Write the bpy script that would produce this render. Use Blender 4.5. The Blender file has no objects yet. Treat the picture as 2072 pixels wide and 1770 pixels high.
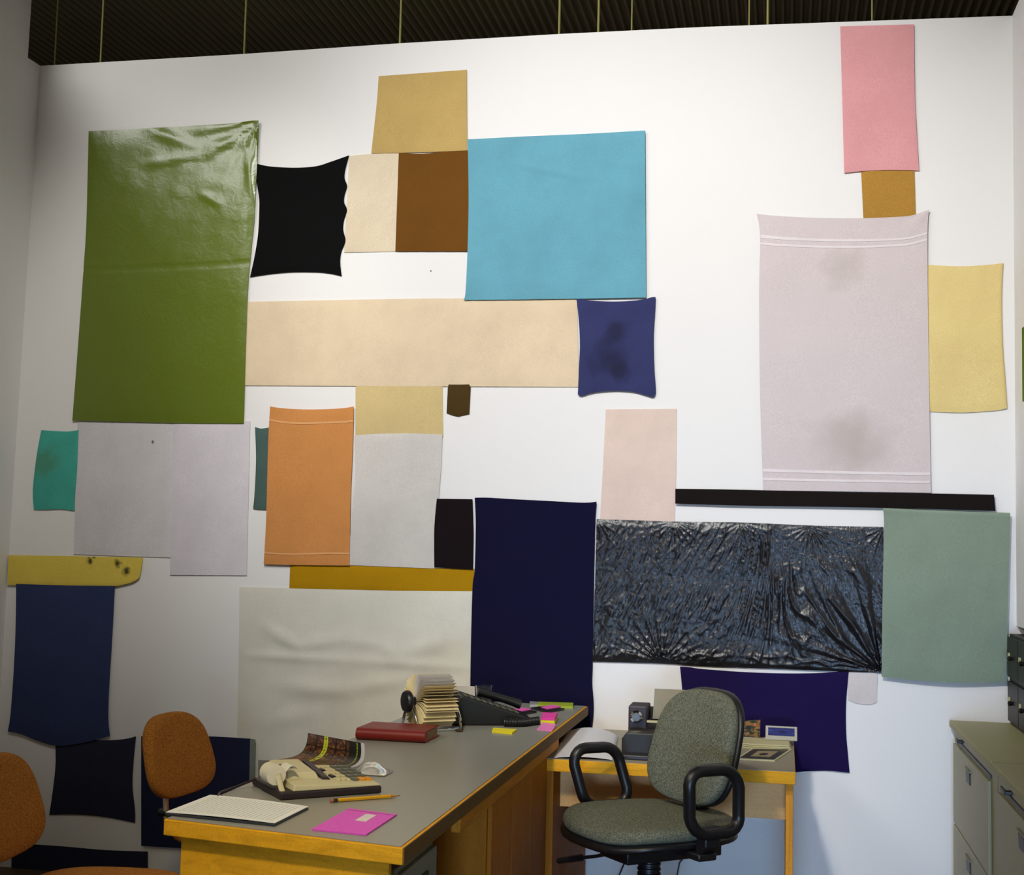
import bpy, math, random
from mathutils import Matrix, Vector, noise
random.seed(7)
S = bpy.context.scene
COL = S.collection
PI = math.pi
def R(d): return math.radians(d)

# ------------------------------------------------------------------ camera
cam = bpy.data.cameras.new('camera'); cam.sensor_width = 36; cam.lens = 2747/2072*36; cam.clip_end = 100
cam_o = bpy.data.objects.new('camera', cam); COL.objects.link(cam_o)
cam_o.matrix_world = Matrix([[0.980475, -0.006786, 0.196528, 0.0], [0.195304, -0.082889, -0.977234, -5.0], [0.022922, 0.996536, -0.079945, 1.31]] + [[0, 0, 0, 1]])
S.camera = cam_o
# ------------------------------------------------------------------ world, lights, exposure
wd = bpy.data.worlds.new('world'); S.world = wd; wd.use_nodes = True
bg = wd.node_tree.nodes['Background']; bg.inputs[0].default_value = (1.0, .84, .42, 1); bg.inputs[1].default_value = .12
S.view_settings.view_transform = 'Standard'; S.view_settings.look = 'None'
S.view_settings.exposure = 0; S.view_settings.gamma = 1; S.view_settings.use_curve_mapping = False
def aim(o, p):
    o.rotation_euler = (Vector(p) - o.location).to_track_quat('-Z', 'Y').to_euler()
def area(name, loc, to, sx, sy, power, col, spread=180):
    l = bpy.data.lights.new(name, 'AREA'); l.shape = 'RECTANGLE'; l.size = sx; l.size_y = sy
    l.energy = power; l.color = col; l.spread = R(spread)
    o = bpy.data.objects.new(name, l); COL.objects.link(o); o.location = loc; aim(o, to); return o
def spot(name, loc, to, power, col, ang, blend, rad):
    l = bpy.data.lights.new(name, 'SPOT'); l.energy = power; l.color = col; l.spot_size = R(ang); l.spot_blend = blend; l.shadow_soft_size = rad
    o = bpy.data.objects.new(name, l); COL.objects.link(o); o.location = loc; aim(o, to); return o
# bright space beyond the top of the left wall; a ceiling lamp over the room; daylight low behind the photographer
area('light_beyond_left_wall', (-3.75, -3.3, 4.65), (-.6, 0, 1.8), 2.4, 1.0, 60, (1.0, .98, .955))
area('light_beyond_left_wall_near', (-4.3, -5.6, 4.15), (-.6, 0, 1.8), 2.0, .9, 78, (1.0, .98, .955))
spot('light_ceiling_lamp', (-.90, -4.1, 3.9), (-.50, 0, 2.06), 665, (1.0, .99, .985), 54.5, 1.0, .12)
spot('light_fill_left_wall', (-1.3, -3.0, 4.3), (-2.42, 0, 1.96), 252, (1.0, .965, .90), 35, 1.0, .12)  # added fill spot, no known lamp; brightens the mid-left wall
spot('light_fill_desk', (-.72, -4.0, 2.8), (-.80, -1.75, .7), 165, (1.0, .85, .50), 48, 1.0, .12)  # added warm fill from above to brighten the desk; no lamp stands there
area('light_beyond_wall', (-1.2, 1.8, 3.0), (-1.2, 2.6, 4.9), 4.0, .6, 26, (1.0, .93, .62))  # added unseen uplight that brightens the ceiling deck behind the wall
area('light_daylight', (.1, -6.8, .5), (.18, 0, .08), 1.1, .6, 8.6, (.44, .66, 1.0), 40)

# ------------------------------------------------------------------ materials
def lin1(c):
    c = c/255
    return c/12.92 if c <= .04045 else ((c+.055)/1.055)**2.4
def alb(px, wall=(235, 233, 231), k=.8):        # surface colour from how it looks next to the white wall
    return tuple(min(.9, max(.002, lin1(a)/lin1(b)*k)) for a, b in zip(px, wall))
def srgb(*c): return tuple(lin1(a) for a in c)
class N:
    def __init__(s, name):
        s.m = bpy.data.materials.new(name); s.m.use_nodes = True; s.t = s.m.node_tree; s.n = s.t.nodes
        s.b = s.n['Principled BSDF']; s.L = s.t.links.new
    def add(s, typ, **kw):
        n = s.n.new(typ)
        for k, v in kw.items():
            if k[0] == '_': n.inputs[k[1:].replace('_', ' ')].default_value = v
            else: setattr(n, k, v)
        return n
    def coord(s, scale=(1, 1, 1), src='Object', rot=(0, 0, 0)):
        c = s.add('ShaderNodeTexCoord'); mp = s.add('ShaderNodeMapping')
        mp.inputs['Scale'].default_value = scale; mp.inputs['Rotation'].default_value = rot
        s.L(c.outputs[src], mp.inputs[0]); return mp.outputs[0]
    def noise(s, vec, scale, detail=3, rough=.55, dist=0):
        n = s.add('ShaderNodeTexNoise', _Scale=scale, _Detail=detail, _Roughness=rough, _Distortion=dist)
        s.L(vec, n.inputs['Vector']); return n.outputs['Fac']
    def ramp(s, fac, stops):
        r = s.add('ShaderNodeValToRGB'); e = r.color_ramp.elements
        while len(e) < len(stops): e.new(.5)
        for i, (p, c) in enumerate(stops): e[i].position = p; e[i].color = (*c, 1)
        s.L(fac, r.inputs[0]); return r.outputs[0]
    def mix(s, fac, a, b):
        m = s.add('ShaderNodeMix', data_type='RGBA')
        if isinstance(fac, (int, float)): m.inputs[0].default_value = fac
        else: s.L(fac, m.inputs[0])
        for i, x in ((6, a), (7, b)):
            if isinstance(x, tuple): m.inputs[i].default_value = (*x, 1)
            else: s.L(x, m.inputs[i])
        return m.outputs[2]
    def math(s, op, a, b=None, c=None):
        m = s.add('ShaderNodeMath', operation=op)
        for i, x in enumerate((a, b, c)):
            if x is None: continue
            if isinstance(x, (int, float)): m.inputs[i].default_value = x
            else: s.L(x, m.inputs[i])
        return m.outputs[0]
    def bump(s, h, strength=.3, dist=.002):
        b = s.add('ShaderNodeBump', _Strength=strength, _Distance=dist); s.L(h, b.inputs['Height']); s.L(b.outputs[0], s.b.inputs['Normal'])
    def base(s, c):
        if isinstance(c, tuple): s.b.inputs['Base Color'].default_value = (*c, 1)
        else: s.L(c, s.b.inputs['Base Color'])
    def set(s, **kw):
        for k, v in kw.items(): s.b.inputs[k.replace('_', ' ')].default_value = v
        return s
def sc(c, k): return tuple(min(.95, x*k) for x in c)
def plain(name, col, rough=.5, metal=0, var=.12, scale=40, bump=0, bscale=300, spec=.5):
    n = N(name); v = n.coord()
    n.base(n.mix(n.noise(v, scale), sc(col, 1-var), sc(col, 1+var)))
    n.set(Roughness=rough, Metallic=metal, Specular_IOR_Level=spec)
    if bump: n.bump(n.noise(v, bscale, 2), bump, .001)
    return n.m
def fabric(name, col, var=.11, blot=.06, grain=330, rough=.92, bump=.5, extra=None):
    n = N(name); v = n.coord()
    fine = n.noise(v, grain, 2, .6); big = n.noise(v, 5, 4, .6)
    c = n.mix(fine, sc(col, 1-var*3), sc(col, 1+var*3))
    c = n.mix(n.ramp(big, [(.3, (0, 0, 0)), (.75, (1, 1, 1))]), c, n.mix(.5, c, sc(col, 1-blot*5)))
    if extra: c = extra(n, v, c)
    n.base(c); n.set(Roughness=rough, Specular_IOR_Level=.15); n.bump(fine, bump, .0015); return n.m
def wood(name, col, axis=0, var=.2):
    n = N(name); scl = [22, 22, 22]; scl[axis] = 1.6; v = n.coord(tuple(scl))
    g = n.noise(v, 1.6, 6, .65, 1.5); f = n.noise(n.coord(), 240, 2)
    c = n.ramp(g, [(.25, sc(col, 1-var*1.5)), (.5, col), (.78, sc(col, 1+var))])
    c = n.mix(f, sc(col, .6), c) if False else n.mix(n.ramp(f, [(.35, (.25,)*3), (.5, (0, 0, 0))]), c, sc(col, .55))
    n.base(c); n.set(Roughness=.6, Specular_IOR_Level=.12); n.bump(g, .12, .001); return n.m

# ------------------------------------------------------------------ mesh building
class M:
    def __init__(s): s.v = []; s.f = []; s.uv = None
    def box(s, x0, x1, y0, y1, z0, z1):
        b = len(s.v); s.v += [(x, y, z) for z in (z0, z1) for x, y in ((x0, y0), (x1, y0), (x1, y1), (x0, y1))]
        s.f += [tuple(b+i for i in q) for q in ((3, 2, 1, 0), (4, 5, 6, 7), (0, 1, 5, 4), (1, 2, 6, 5), (2, 3, 7, 6), (3, 0, 4, 7))]; return s
    def hexa(s, lo, hi):                                            # four lower and four upper corners, counter-clockwise from above
        b = len(s.v); s.v += list(lo) + list(hi)
        s.f += [tuple(b+i for i in q) for q in ((3, 2, 1, 0), (4, 5, 6, 7), (0, 1, 5, 4), (1, 2, 6, 5), (2, 3, 7, 6), (3, 0, 4, 7))]; return s
    def prism(s, pts, a0, a1, axis='z'):
        b = len(s.v); n = len(pts)
        for a in (a0, a1):
            for p, q in pts: s.v.append({'z': (p, q, a), 'y': (p, a, q), 'x': (a, p, q)}[axis])
        fl = axis == 'y'
        fs = [tuple(range(n-1, -1, -1)), tuple(range(n, 2*n))] + [(i, (i+1) % n, n+(i+1) % n, n+i) for i in range(n)]
        s.f += [tuple(b+i for i in (reversed(q) if fl else q)) for q in fs]; return s
    def tube(s, path, r, n=8, closed=False, flat=1.0, up=None, caps=True):
        P = [Vector(p) for p in path]; k = len(P); b = len(s.v); rr = r if isinstance(r, (list, tuple)) else [r]*k
        ref = Vector(up) if up else None
        for i, p in enumerate(P):
            t = (P[(i+1) % k]-P[i-1]) if closed else (P[min(i+1, k-1)]-P[max(i-1, 0)])
            t.normalize()
            if ref is None: ref = Vector((0, 0, 1)) if abs(t.z) < .9 else Vector((1, 0, 0))
            a = ref - ref.dot(t)*t
            if a.length < 1e-4: a = t.orthogonal()
            a.normalize(); c = t.cross(a)
            if not up: ref = a
            for j in range(n):
                an = 2*PI*j/n; s.v.append(tuple(p + a*(math.cos(an)*rr[i]*flat) + c*(math.sin(an)*rr[i])))
        for i in range(k if closed else k-1):
            for j in range(n):
                i2 = (i+1) % k; s.f.append((b+i*n+j, b+i*n+(j+1) % n, b+i2*n+(j+1) % n, b+i2*n+j))
        if not closed and caps:
            s.f.append(tuple(b+j for j in range(n-1, -1, -1))); s.f.append(tuple(b+(k-1)*n+j for j in range(n)))
        return s
    def lathe(s, prof, n=16, o=(0, 0, 0), ax=(0, 0, 1)):            # (radius, height) pairs from bottom to top
        A = Vector(ax).normalized(); U = A.orthogonal().normalized(); W = A.cross(U); O = Vector(o); b = len(s.v); k = len(prof)
        for r, h in prof:
            for j in range(n):
                an = 2*PI*j/n; s.v.append(tuple(O + A*h + U*(math.cos(an)*r) + W*(math.sin(an)*r)))
        for i in range(k-1):
            for j in range(n): s.f.append((b+i*n+j, b+i*n+(j+1) % n, b+(i+1)*n+(j+1) % n, b+(i+1)*n+j))
        s.f.append(tuple(b+j for j in range(n-1, -1, -1))); s.f.append(tuple(b+(k-1)*n+j for j in range(n)))
        return s
    def sheet(s, fn, nu, nv, t):                                    # fn(u, v) -> point; t = thickness vector; closed slab with uv
        b = len(s.v); s.uv = s.uv or {}; t = Vector(t)
        for k in (0, 1):
            for j in range(nv+1):
                for i in range(nu+1):
                    u, v = i/nu, j/nv; s.uv[len(s.v)] = (u, 1-v); s.v.append(tuple(Vector(fn(u, v)) + t*k))
        W = nu+1; K = W*(nv+1)
        id = lambda i, j, k=0: b+k*K+j*W+i
        for j in range(nv):
            for i in range(nu):
                s.f.append((id(i, j), id(i, j+1), id(i+1, j+1), id(i+1, j))); s.f.append((id(i, j, 1), id(i+1, j, 1), id(i+1, j+1, 1), id(i, j+1, 1)))
        for i in range(nu):
            s.f.append((id(i, 0), id(i+1, 0), id(i+1, 0, 1), id(i, 0, 1))); s.f.append((id(i, nv), id(i, nv, 1), id(i+1, nv, 1), id(i+1, nv)))
        for j in range(nv):
            s.f.append((id(0, j), id(0, j, 1), id(0, j+1, 1), id(0, j+1))); s.f.append((id(nu, j), id(nu, j+1), id(nu, j+1, 1), id(nu, j, 1)))
        return s
    def build(s, name, m, parent=None, smooth=40, bevel=0, label=None, loc=None, rot=None, seg=2):
        me = bpy.data.meshes.new(name); me.from_pydata(s.v, [], s.f); me.update()
        if s.uv:
            l = me.uv_layers.new(name='UVMap')
            for lp in me.loops: l.data[lp.index].uv = s.uv.get(lp.vertex_index, (0, 0))
        if smooth:
            me.polygons.foreach_set('use_smooth', [True]*len(me.polygons)); me.set_sharp_from_angle(angle=R(smooth))
        me.materials.append(m)
        o = bpy.data.objects.new(name, me); COL.objects.link(o)
        if parent: o.parent = parent
        if loc: o.location = loc
        if rot: o.rotation_euler = rot
        if bevel:
            bv = o.modifiers.new('bevel', 'BEVEL'); bv.width = bevel; bv.segments = seg; bv.limit_method = 'ANGLE'; bv.angle_limit = R(40)
        if label: o['label'] = label
        return o
def tag(o, label, cat, group=None):
    o['label'] = label; o['category'] = cat
    if group: o['group'] = group
    return o
def thing(name, label, cat, loc=(0, 0, 0), rz=0, group=None):
    o = bpy.data.objects.new(name, None); COL.objects.link(o); o.location = loc; o.rotation_euler = (0, 0, rz); o.empty_display_size = .05
    return tag(o, label, cat, group)
def struct(o): o['kind'] = 'structure'; return o
def cm(pts, t):                                                     # smooth curve through points, t in 0..1 by length
    n = len(pts)
    if n == 2: return tuple(a+(b-a)*t for a, b in zip(*pts))
    d = [0]
    for i in range(n-1): d.append(d[-1]+math.dist(pts[i], pts[i+1]))
    x = t*d[-1]; i = 0
    while i < n-2 and x > d[i+1]: i += 1
    f = (x-d[i])/max(1e-9, d[i+1]-d[i])
    p0, p1, p2, p3 = pts[max(i-1, 0)], pts[i], pts[i+1], pts[min(i+2, n-1)]
    return tuple(.5*(2*b + (c-a)*f + (2*a-5*b+4*c-e)*f*f + (3*b-a-3*c+e)*f**3) for a, b, c, e in zip(p0, p1, p2, p3))

# ------------------------------------------------------------------ structure
XL, XR, ZT = -3.04, .795, 3.254
n = N('wall_paint'); v = n.coord(); f = n.noise(v, 260, 2); big = n.noise(v, 1.3, 3)
n.base(n.mix(big, (.79, .78, .77), (.83, .82, .81))); n.set(Roughness=.85, Specular_IOR_Level=.2); n.bump(f, .25, .001); WALL = n.m
top = [(-3.04, 3.254), (-2.16, 3.2595), (-1.5, 3.270), (-.86, 3.274), (-.3, 3.272), (.3, 3.262), (.795, 3.254), (1.4, 3.25)]
pts = [(-3.3, -.05), (1.4, -.05)] + list(reversed(top)) + [(-3.3, 3.254)]
struct(M().prism(pts, 0, .12, 'y').build('wall_back', WALL, smooth=0))
struct(M().hexa([(-3.25, -6.6, 0), (-3.082, -6.6, 0), (-3.082, .0, 0), (-3.25, .0, 0)], [(-3.2, -6.6, ZT), (XL, -6.6, ZT), (XL, 0, ZT), (-3.2, 0, ZT)]).build('wall_left', WALL, smooth=0))
struct(M().hexa([(-3.4, -.40, 0), (-3.074, -.40, 0), (-3.074, -.102, 0), (-3.4, -.102, 0)], [(-3.3, -.40, 4.9), (-3.016, -.40, 4.9), (-3.016, -.102, 4.9), (-3.3, -.102, 4.9)]).build('trim_1', WALL, smooth=0))
struct(M().box(XR, XR+.12, -4.4, 0, 1.075, ZT).box(1.28, 1.4, -4.4, 0, 0, 1.075).box(XR+.12, 1.4, -4.4, 0, 1.075, 1.12).build('wall_right', WALL, smooth=0))
n = N('floor_vinyl'); v = n.coord(); n.base(n.mix(n.noise(v, 14, 5), srgb(80, 62, 34), srgb(100, 80, 46))); n.set(Roughness=.55); FLOOR = n.m
struct(M().box(-9, 4, -9, 5.2, -.1, 0).build('floor', FLOOR, smooth=0))
DECK = plain('deck_metal', srgb(84, 82, 64), .6, .2, .25, 3)
prof = []; x = -8.0
while x < 4:
    prof += [(x, 4.9), (x+.012, 4.94), (x+.034, 4.94), (x+.046, 4.9)]; x += .06
struct(M().prism(prof + [(4, 5.05), (-8, 5.05)], -6.5, 5.2, 'y').build('ceiling', DECK, smooth=0))
struct(M().box(-9, 4, 4.24, 4.4, 0, 4.9).build('wall_far', plain('far_wall_paint', srgb(110, 58, 112), .8), smooth=0))

ROD = plain('rod_zinc', srgb(140, 136, 76), .5, .2)
ORD = ['leftmost', 'second from left', 'third from left', 'fourth from left', 'fifth from left, just left of centre pair', 'sixth from left, brighter of a close pair', 'seventh from left, thin and dull', 'fourth from right, thin beside a bright one', 'third from right, bright beside a thin one', 'rightmost, above the pink cloth']
ORD[7] = 'third from right, thin beside a bright one'; ORD[8] = 'second from right, bright beside a thin one'
for i, (x, r) in enumerate([(-3.005, .0035), (-2.796, .004), (-2.162, .0045), (-1.506, .0045), (-.866, .0045), (-.713, .0045), (-.584, .003), (-.14, .003), (-.071, .005), (.309, .003)]):
    o = M().lathe([(r, 0), (r, 1.66)], 8).build('suspension_rod', ROD, loc=(x, .05, 3.25))
    tag(o, 'thin metal rod from ceiling to wall top, ' + ORD[i], 'rod', 'rods between the wall top and the ceiling')

# ------------------------------------------------------------------ cloths pinned to the wall
G = 'cloths pinned up in a patchwork on the white wall'
def nz(x, y, z=0): return noise.noise(Vector((x, y, z)))
def cloth(name, label, cat, m, top, right, bottom, left, off=.004, relief=None, nu=24, nv=24, amp=.0035, seed=None):
    sd = seed if seed is not None else random.random()*50
    tl, tr, bl, br = top[0], top[-1], bottom[0], bottom[-1]
    left = [tl] + left + [bl]; right = [tr] + right + [br]
    def flat(u, v):
        T, B, L, Rr = cm(top, u), cm(bottom, u), cm(left, v), cm(right, v)
        return tuple((1-v)*T[i]+v*B[i]+(1-u)*L[i]+u*Rr[i]-((1-u)*(1-v)*tl[i]+u*(1-v)*tr[i]+(1-u)*v*bl[i]+u*v*br[i]) for i in (0, 1))
    cx, cz = (tl[0]+br[0])/2, (tl[1]+br[1])/2
    def surf(u, v, up=0):
        x, z = flat(u, v)
        h = amp*(.5+nz(x*3.5, z*3.5, sd)) + .25*amp*nz(x*14, z*9, sd)
        e = min(1, 12*min(u, 1-u, v, 1-v)+.25)
        h = max(0, h)*e
        if relief: h += relief(u, v, x, z)
        return (x-cx, -(off+h+up), z-cz)
    mb = M().sheet(surf, nu, nv, (0, .0022, 0))
    o = mb.build(name, m, loc=(cx, 0, cz), smooth=60); tag(o, label, cat, G); return o, surf
def band(o, surf, v0, v1, m, name='woven_band', nu=24):
    M().sheet(lambda u, v: surf(.004+.992*u, v0(u)+(v1(u)-v0(u))*v, .0013), nu, 2, (0, .0008, 0)).build(name, m, parent=o, smooth=60)
def fan(px, pz, reach, amp, k, ph=0):                               # creases running out from a pin
    def g(u, v, x, z):
        dx, dz = x-px, z-pz; d = math.hypot(dx, dz)
        if d < 1e-4: return 0
        return amp*math.exp(-d/reach)*min(1, d/.03)*max(0, math.sin(k*math.atan2(dz, dx)+ph))
    return g
def crease(p, q, w, amp):                                           # a ridge along a segment
    def g(u, v, x, z):
        dx, dz = q[0]-p[0], q[1]-p[1]; L = dx*dx+dz*dz
        t = max(0, min(1, ((x-p[0])*dx+(z-p[1])*dz)/L)); d = math.hypot(x-p[0]-t*dx, z-p[1]-t*dz)
        return amp*math.exp(-(d/w)**2)*(.35+.65*math.sin(PI*min(1, max(0, t)))) 
    return g
def add(*fs): return lambda u, v, x, z: sum(f(u, v, x, z) for f in fs)
def spots(lst, dark, k=1.0):                                        # stains: (x, z, radius) in the cloth's own metres
    def ex(n, v, c):
        for x, z, r in lst:
            d = n.add('ShaderNodeVectorMath', operation='DISTANCE'); w = n.add('ShaderNodeMix', data_type='VECTOR')
            nn = n.add('ShaderNodeTexNoise', _Scale=1.2/r, _Detail=3); n.L(v, nn.inputs['Vector'])
            mp = n.add('ShaderNodeMapping'); mp.inputs['Scale'].default_value = (1, 0, 1); n.L(v, mp.inputs[0])
            n.L(mp.outputs[0], d.inputs[0]); d.inputs[1].default_value = (x, 0, z)
            e = n.math('ADD', d.outputs['Value'], n.math('MULTIPLY', n.math('SUBTRACT', nn.outputs['Fac'], .5), r*1.5))
            f = n.ramp(n.math('DIVIDE', e, r), [(.25, (k, k, k)), (1, (0, 0, 0))])
            c = n.mix(f, c, dark)
        return c
    return ex

# olive sheet
n = N('olive_plastic'); v = n.coord(); c = alb((78, 90, 16), (190, 186, 184))
n.base(n.mix(n.noise(v, 300, 2), sc(c, .82), sc(c, 1.15))); n.set(Roughness=.26, Specular_IOR_Level=.7); n.bump(n.noise(v, 24, 5, .6, .8), .28, .005)
tr = [(-2.0622,2.9781)][0]; a = [(-2.557,2.8153),(-2.259,2.852),(-2.2078,2.6425),(-2.2941,2.6853),(-2.5425,2.9644),(-2.0599,2.6085),(-2.458,2.7713),(-2.3239,2.8786),(-2.1135,2.9014)]
rel = add(fan(tr[0], tr[1], .16, .010, 14), crease(a[0], a[1], .012, .006), crease(a[2], a[3], .012, .006), crease(a[4], a[7], .02, .006), crease(a[7], a[8], .02, .005), crease(a[8], a[5], .015, .005),
          lambda u, v, x, z: .008*max(0, nz(x*9, z*13, 3))*max(0, 1-v*2.6)*min(1, u*2), lambda u, v, x, z: -.002*math.exp(-((v-.49)/.006)**2))
cloth('plastic_sheet', 'tall glossy olive green plastic sheet with a creased shiny top corner', 'plastic sheet', n.m,
      [(-2.8003,2.964),(-2.6077,2.9648),(-2.4134,2.9676),(-2.2006,2.9694),(-2.0622,2.9781)], [(-2.0629,2.7889),(-2.0653,2.5887),(-2.073,2.4693),(-2.0815,2.271)], [(-2.8101,1.7748),(-2.4854,1.7683),(-2.2746,1.7653),(-2.0774,1.7663)], [(-2.7958,2.7923),(-2.7906,2.5662),(-2.7931,2.4028),(-2.8,2.1188)], .010, rel, 60, 90, .005, 1)
cloth('pillowcase', 'black stretched pillowcase with a scalloped right edge beside the olive sheet', 'pillowcase', fabric('black_cotton', alb((7, 5, 7))),
      [(-2.072,2.8072),(-2.0152,2.7933),(-1.9092,2.7838),(-1.8188,2.7868),(-1.758,2.8027),(-1.6835,2.8259)], [(-1.6977,2.767),(-1.6986,2.7333),(-1.6874,2.7033),(-1.6964,2.668),(-1.6974,2.6385),(-1.6841,2.6066),(-1.695,2.5694),(-1.6977,2.5301),(-1.686,2.4847),(-1.7009,2.4458),(-1.7055,2.4027)], [(-2.0764,2.3482),(-1.9981,2.3587),(-1.9057,2.3651),(-1.8015,2.3632),(-1.7423,2.3563),(-1.6974,2.3458)], [(-2.0676,2.7489),(-2.0519,2.6683),(-2.0488,2.6182),(-2.05,2.5186),(-2.061,2.4293)], .005, None, 40, 60)
cloth('cloth', 'tan square cloth, topmost of the group beside the ceiling edge', 'cloth', fabric('tan_cotton', alb((190, 160, 98), (226, 224, 222))),
      [(-1.5722,3.1396),(-1.2171,3.1486)], [], [(-1.5926,2.8307),(-1.3962,2.8278),(-1.2067,2.8289)], [(-1.5768,3.0303)], .005)
cloth('cloth', 'narrow cream cloth between the black pillowcase and the brown cloth', 'cloth', fabric('cream_cotton', alb((236, 212, 183))),
      [(-1.6834,2.824),(-1.5965,2.8289),(-1.48,2.8287)], [], [(-1.6906,2.4397),(-1.482,2.4393)], [(-1.6872,2.6382)], .003)
cloth('cloth', 'dark brown square cloth left of the turquoise cloth', 'cloth', fabric('brown_cotton', alb((112, 72, 22))),
      [(-1.48,2.8287),(-1.396,2.8219),(-1.2971,2.8262),(-1.1989,2.8286)], [], [(-1.482,2.4393),(-1.1788,2.4331)], [], .007)
ts = [(-1.0418,2.7747),(-0.9447,2.7425),(-0.8487,2.7202),(-0.7345,2.7033)]
cloth('cloth', 'large turquoise blue square cloth with a diagonal crease near its top', 'cloth', fabric('turquoise_cotton', alb((108, 170, 188), (238, 236, 234)), .07),
      [(-1.2039,2.8697),(-0.9861,2.8733),(-0.7567,2.8743),(-0.52,2.8787)], [(-0.5135,2.568)], [(-1.203,2.2436),(-0.9719,2.2424),(-0.5068,2.2437)], [(-1.1941,2.6439),(-1.1929,2.4508),(-1.1962,2.278)], .012,
      add(crease(ts[0], ts[3], .012, .006), lambda u, v, x, z: .003*math.exp(-(u/.05)**2)), 60, 60)
cloth('cloth', 'long pale beige strip of cloth running from olive sheet to blue pillowcase', 'cloth', fabric('beige_cotton', alb((226, 204, 172), (230, 228, 226)), .07),
      [(-2.0869,2.2493),(-1.6781,2.2518),(-1.2812,2.2523),(-0.7673,2.2435)], [], [(-2.0939,1.9167),(-1.6665,1.9144),(-1.2718,1.9123),(-0.7534,1.9101)], [], .004, None, 60, 20)
rb = [(-0.6146,2.0548)][0]
cloth('pillowcase', 'slate blue pillowcase with dark blotches and curved edges', 'pillowcase', fabric('blue_jersey', alb((58, 62, 106), (240, 238, 236)), .07, .1, extra=spots([(.0, .05, .06), (-.02, -.05, .09), (.02, -.1, .05)], alb((38, 38, 62), (240, 238, 236)), .75)),
      [(-0.7692,2.2454),(-0.7541,2.2414),(-0.7165,2.2353),(-0.6138,2.2302),(-0.5214,2.2365),(-0.4847,2.2453),(-0.4718,2.2451)], [(-0.473,2.2023),(-0.4771,2.1003),(-0.4736,1.9893),(-0.4669,1.9063)], [(-0.7566,1.8822),(-0.7452,1.8748),(-0.7008,1.8878),(-0.6267,1.8952),(-0.5529,1.8915),(-0.4976,1.8768),(-0.4756,1.8713),(-0.4666,1.8842)], [(-0.7581,2.1588),(-0.7526,2.065),(-0.7546,1.9716)], .010, None, 40, 40)
cloth('cloth', 'salmon pink upright rectangle of cloth at the top right', 'cloth', fabric('salmon_cotton', alb((230, 158, 162), (228, 227, 228))),
      [(0.1922,3.2441),(0.4535,3.2374)], [(0.4567,2.9623)], [(0.2082,2.694),(0.2816,2.699),(0.3685,2.6999),(0.4703,2.6948)], [(0.2002,2.9733)], .008)
cloth('cloth', 'small ochre brown square between the pink cloth and the pale towel', 'cloth', fabric('ochre_brown_cotton', alb((176, 132, 58), (230, 229, 229)), .14),
      [(0.2676,2.716),(0.4548,2.7098)], [], [(0.2768,2.5199),(0.4598,2.5153)], [], .003)
PT = fabric('pale_terry', alb((211, 198, 199), (234, 232, 232)), .09, .02, extra=spots([(0, -.34, .14), (.08, -.34, .13), (0, .3, .1)], alb((176, 164, 158), (234, 232, 232)), .45))
PB = fabric('pale_band', alb((232, 221, 223), (234, 232, 232)), .04)
tk = [(0.5027,2.545),(0.4203,2.471)]
o, s = cloth('towel', 'very large pale mauve bath towel with a pair of woven bands at each end', 'towel', PT,
      [(-0.1049,2.5499),(-0.0351,2.5407),(0.1068,2.5297),(0.2646,2.5239),(0.4031,2.5258),(0.4547,2.5318),(0.5061,2.5485)], [(0.4991,2.4692),(0.5019,2.0569)], [(-0.0735,1.5331),(0.5095,1.5328)], [(-0.0917,2.4645),(-0.0935,2.2436),(-0.0869,1.879)], .011,
      add(crease(tk[0], tk[1], .008, .008), fan(tk[0][0], tk[0][1], .08, .006, 10)), 50, 70)
for a, b in ((.085, .004), (.118, 0), (.902, 0), (.938, 0)):
    band(o, s, lambda u, a=a: a-.004, lambda u, a=a: a+.007, PB)
cloth('cloth', 'sandy yellow cloth right of the large pale towel', 'cloth', fabric('sand_cotton', alb((223, 192, 132), (216, 215, 216)), .11),
      [(0.4853,2.3506),(0.6075,2.3429),(0.6917,2.345),(0.7586,2.3509)], [(0.753,2.232),(0.7553,2.0552),(0.7644,1.9146)], [(0.4847,1.8227),(0.6058,1.8178),(0.7059,1.8234),(0.7391,1.827),(0.7689,1.8341)], [], .004,
      lambda u, v, x, z: .004*math.exp(-((u-.95)/.03)**2))
o = M().sheet(lambda u, v: (0, -.25*u, -.2-.0*v+.2-.25*v), 8, 8, (.002, 0, 0)).build('cloth', fabric('moss_cotton', alb((80, 110, 20), (215, 214, 215))), loc=(XR-.0035, -.172, 2.09))
tag(o, 'moss green cloth on the right side wall at the photo edge', 'cloth', G)
cloth('cloth', 'small pale peach upright rectangle above the black wrinkled plastic', 'cloth', fabric('peach_cotton', alb((236, 211, 197), (240, 238, 236)), .06),
      [(-0.6514,1.8267),(-0.3894,1.8293)], [(-0.388,1.5867)], [(-0.6662,1.4111),(-0.3911,1.4091)], [(-0.6574,1.6385)], .003)
cloth('cloth', 'long thin black strip of cloth beneath the large pale towel', 'cloth', fabric('black_strip_cotton', alb((26, 19, 18))),
      [(-0.3891,1.534),(-0.1512,1.5338),(0.1982,1.53),(0.454,1.5302),(0.721,1.529)], [], [(-0.3884,1.4797),(-0.1507,1.4764),(0.1984,1.4769),(0.4539,1.4759),(0.7256,1.4719)], [], .015, None, 60, 6)
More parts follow.
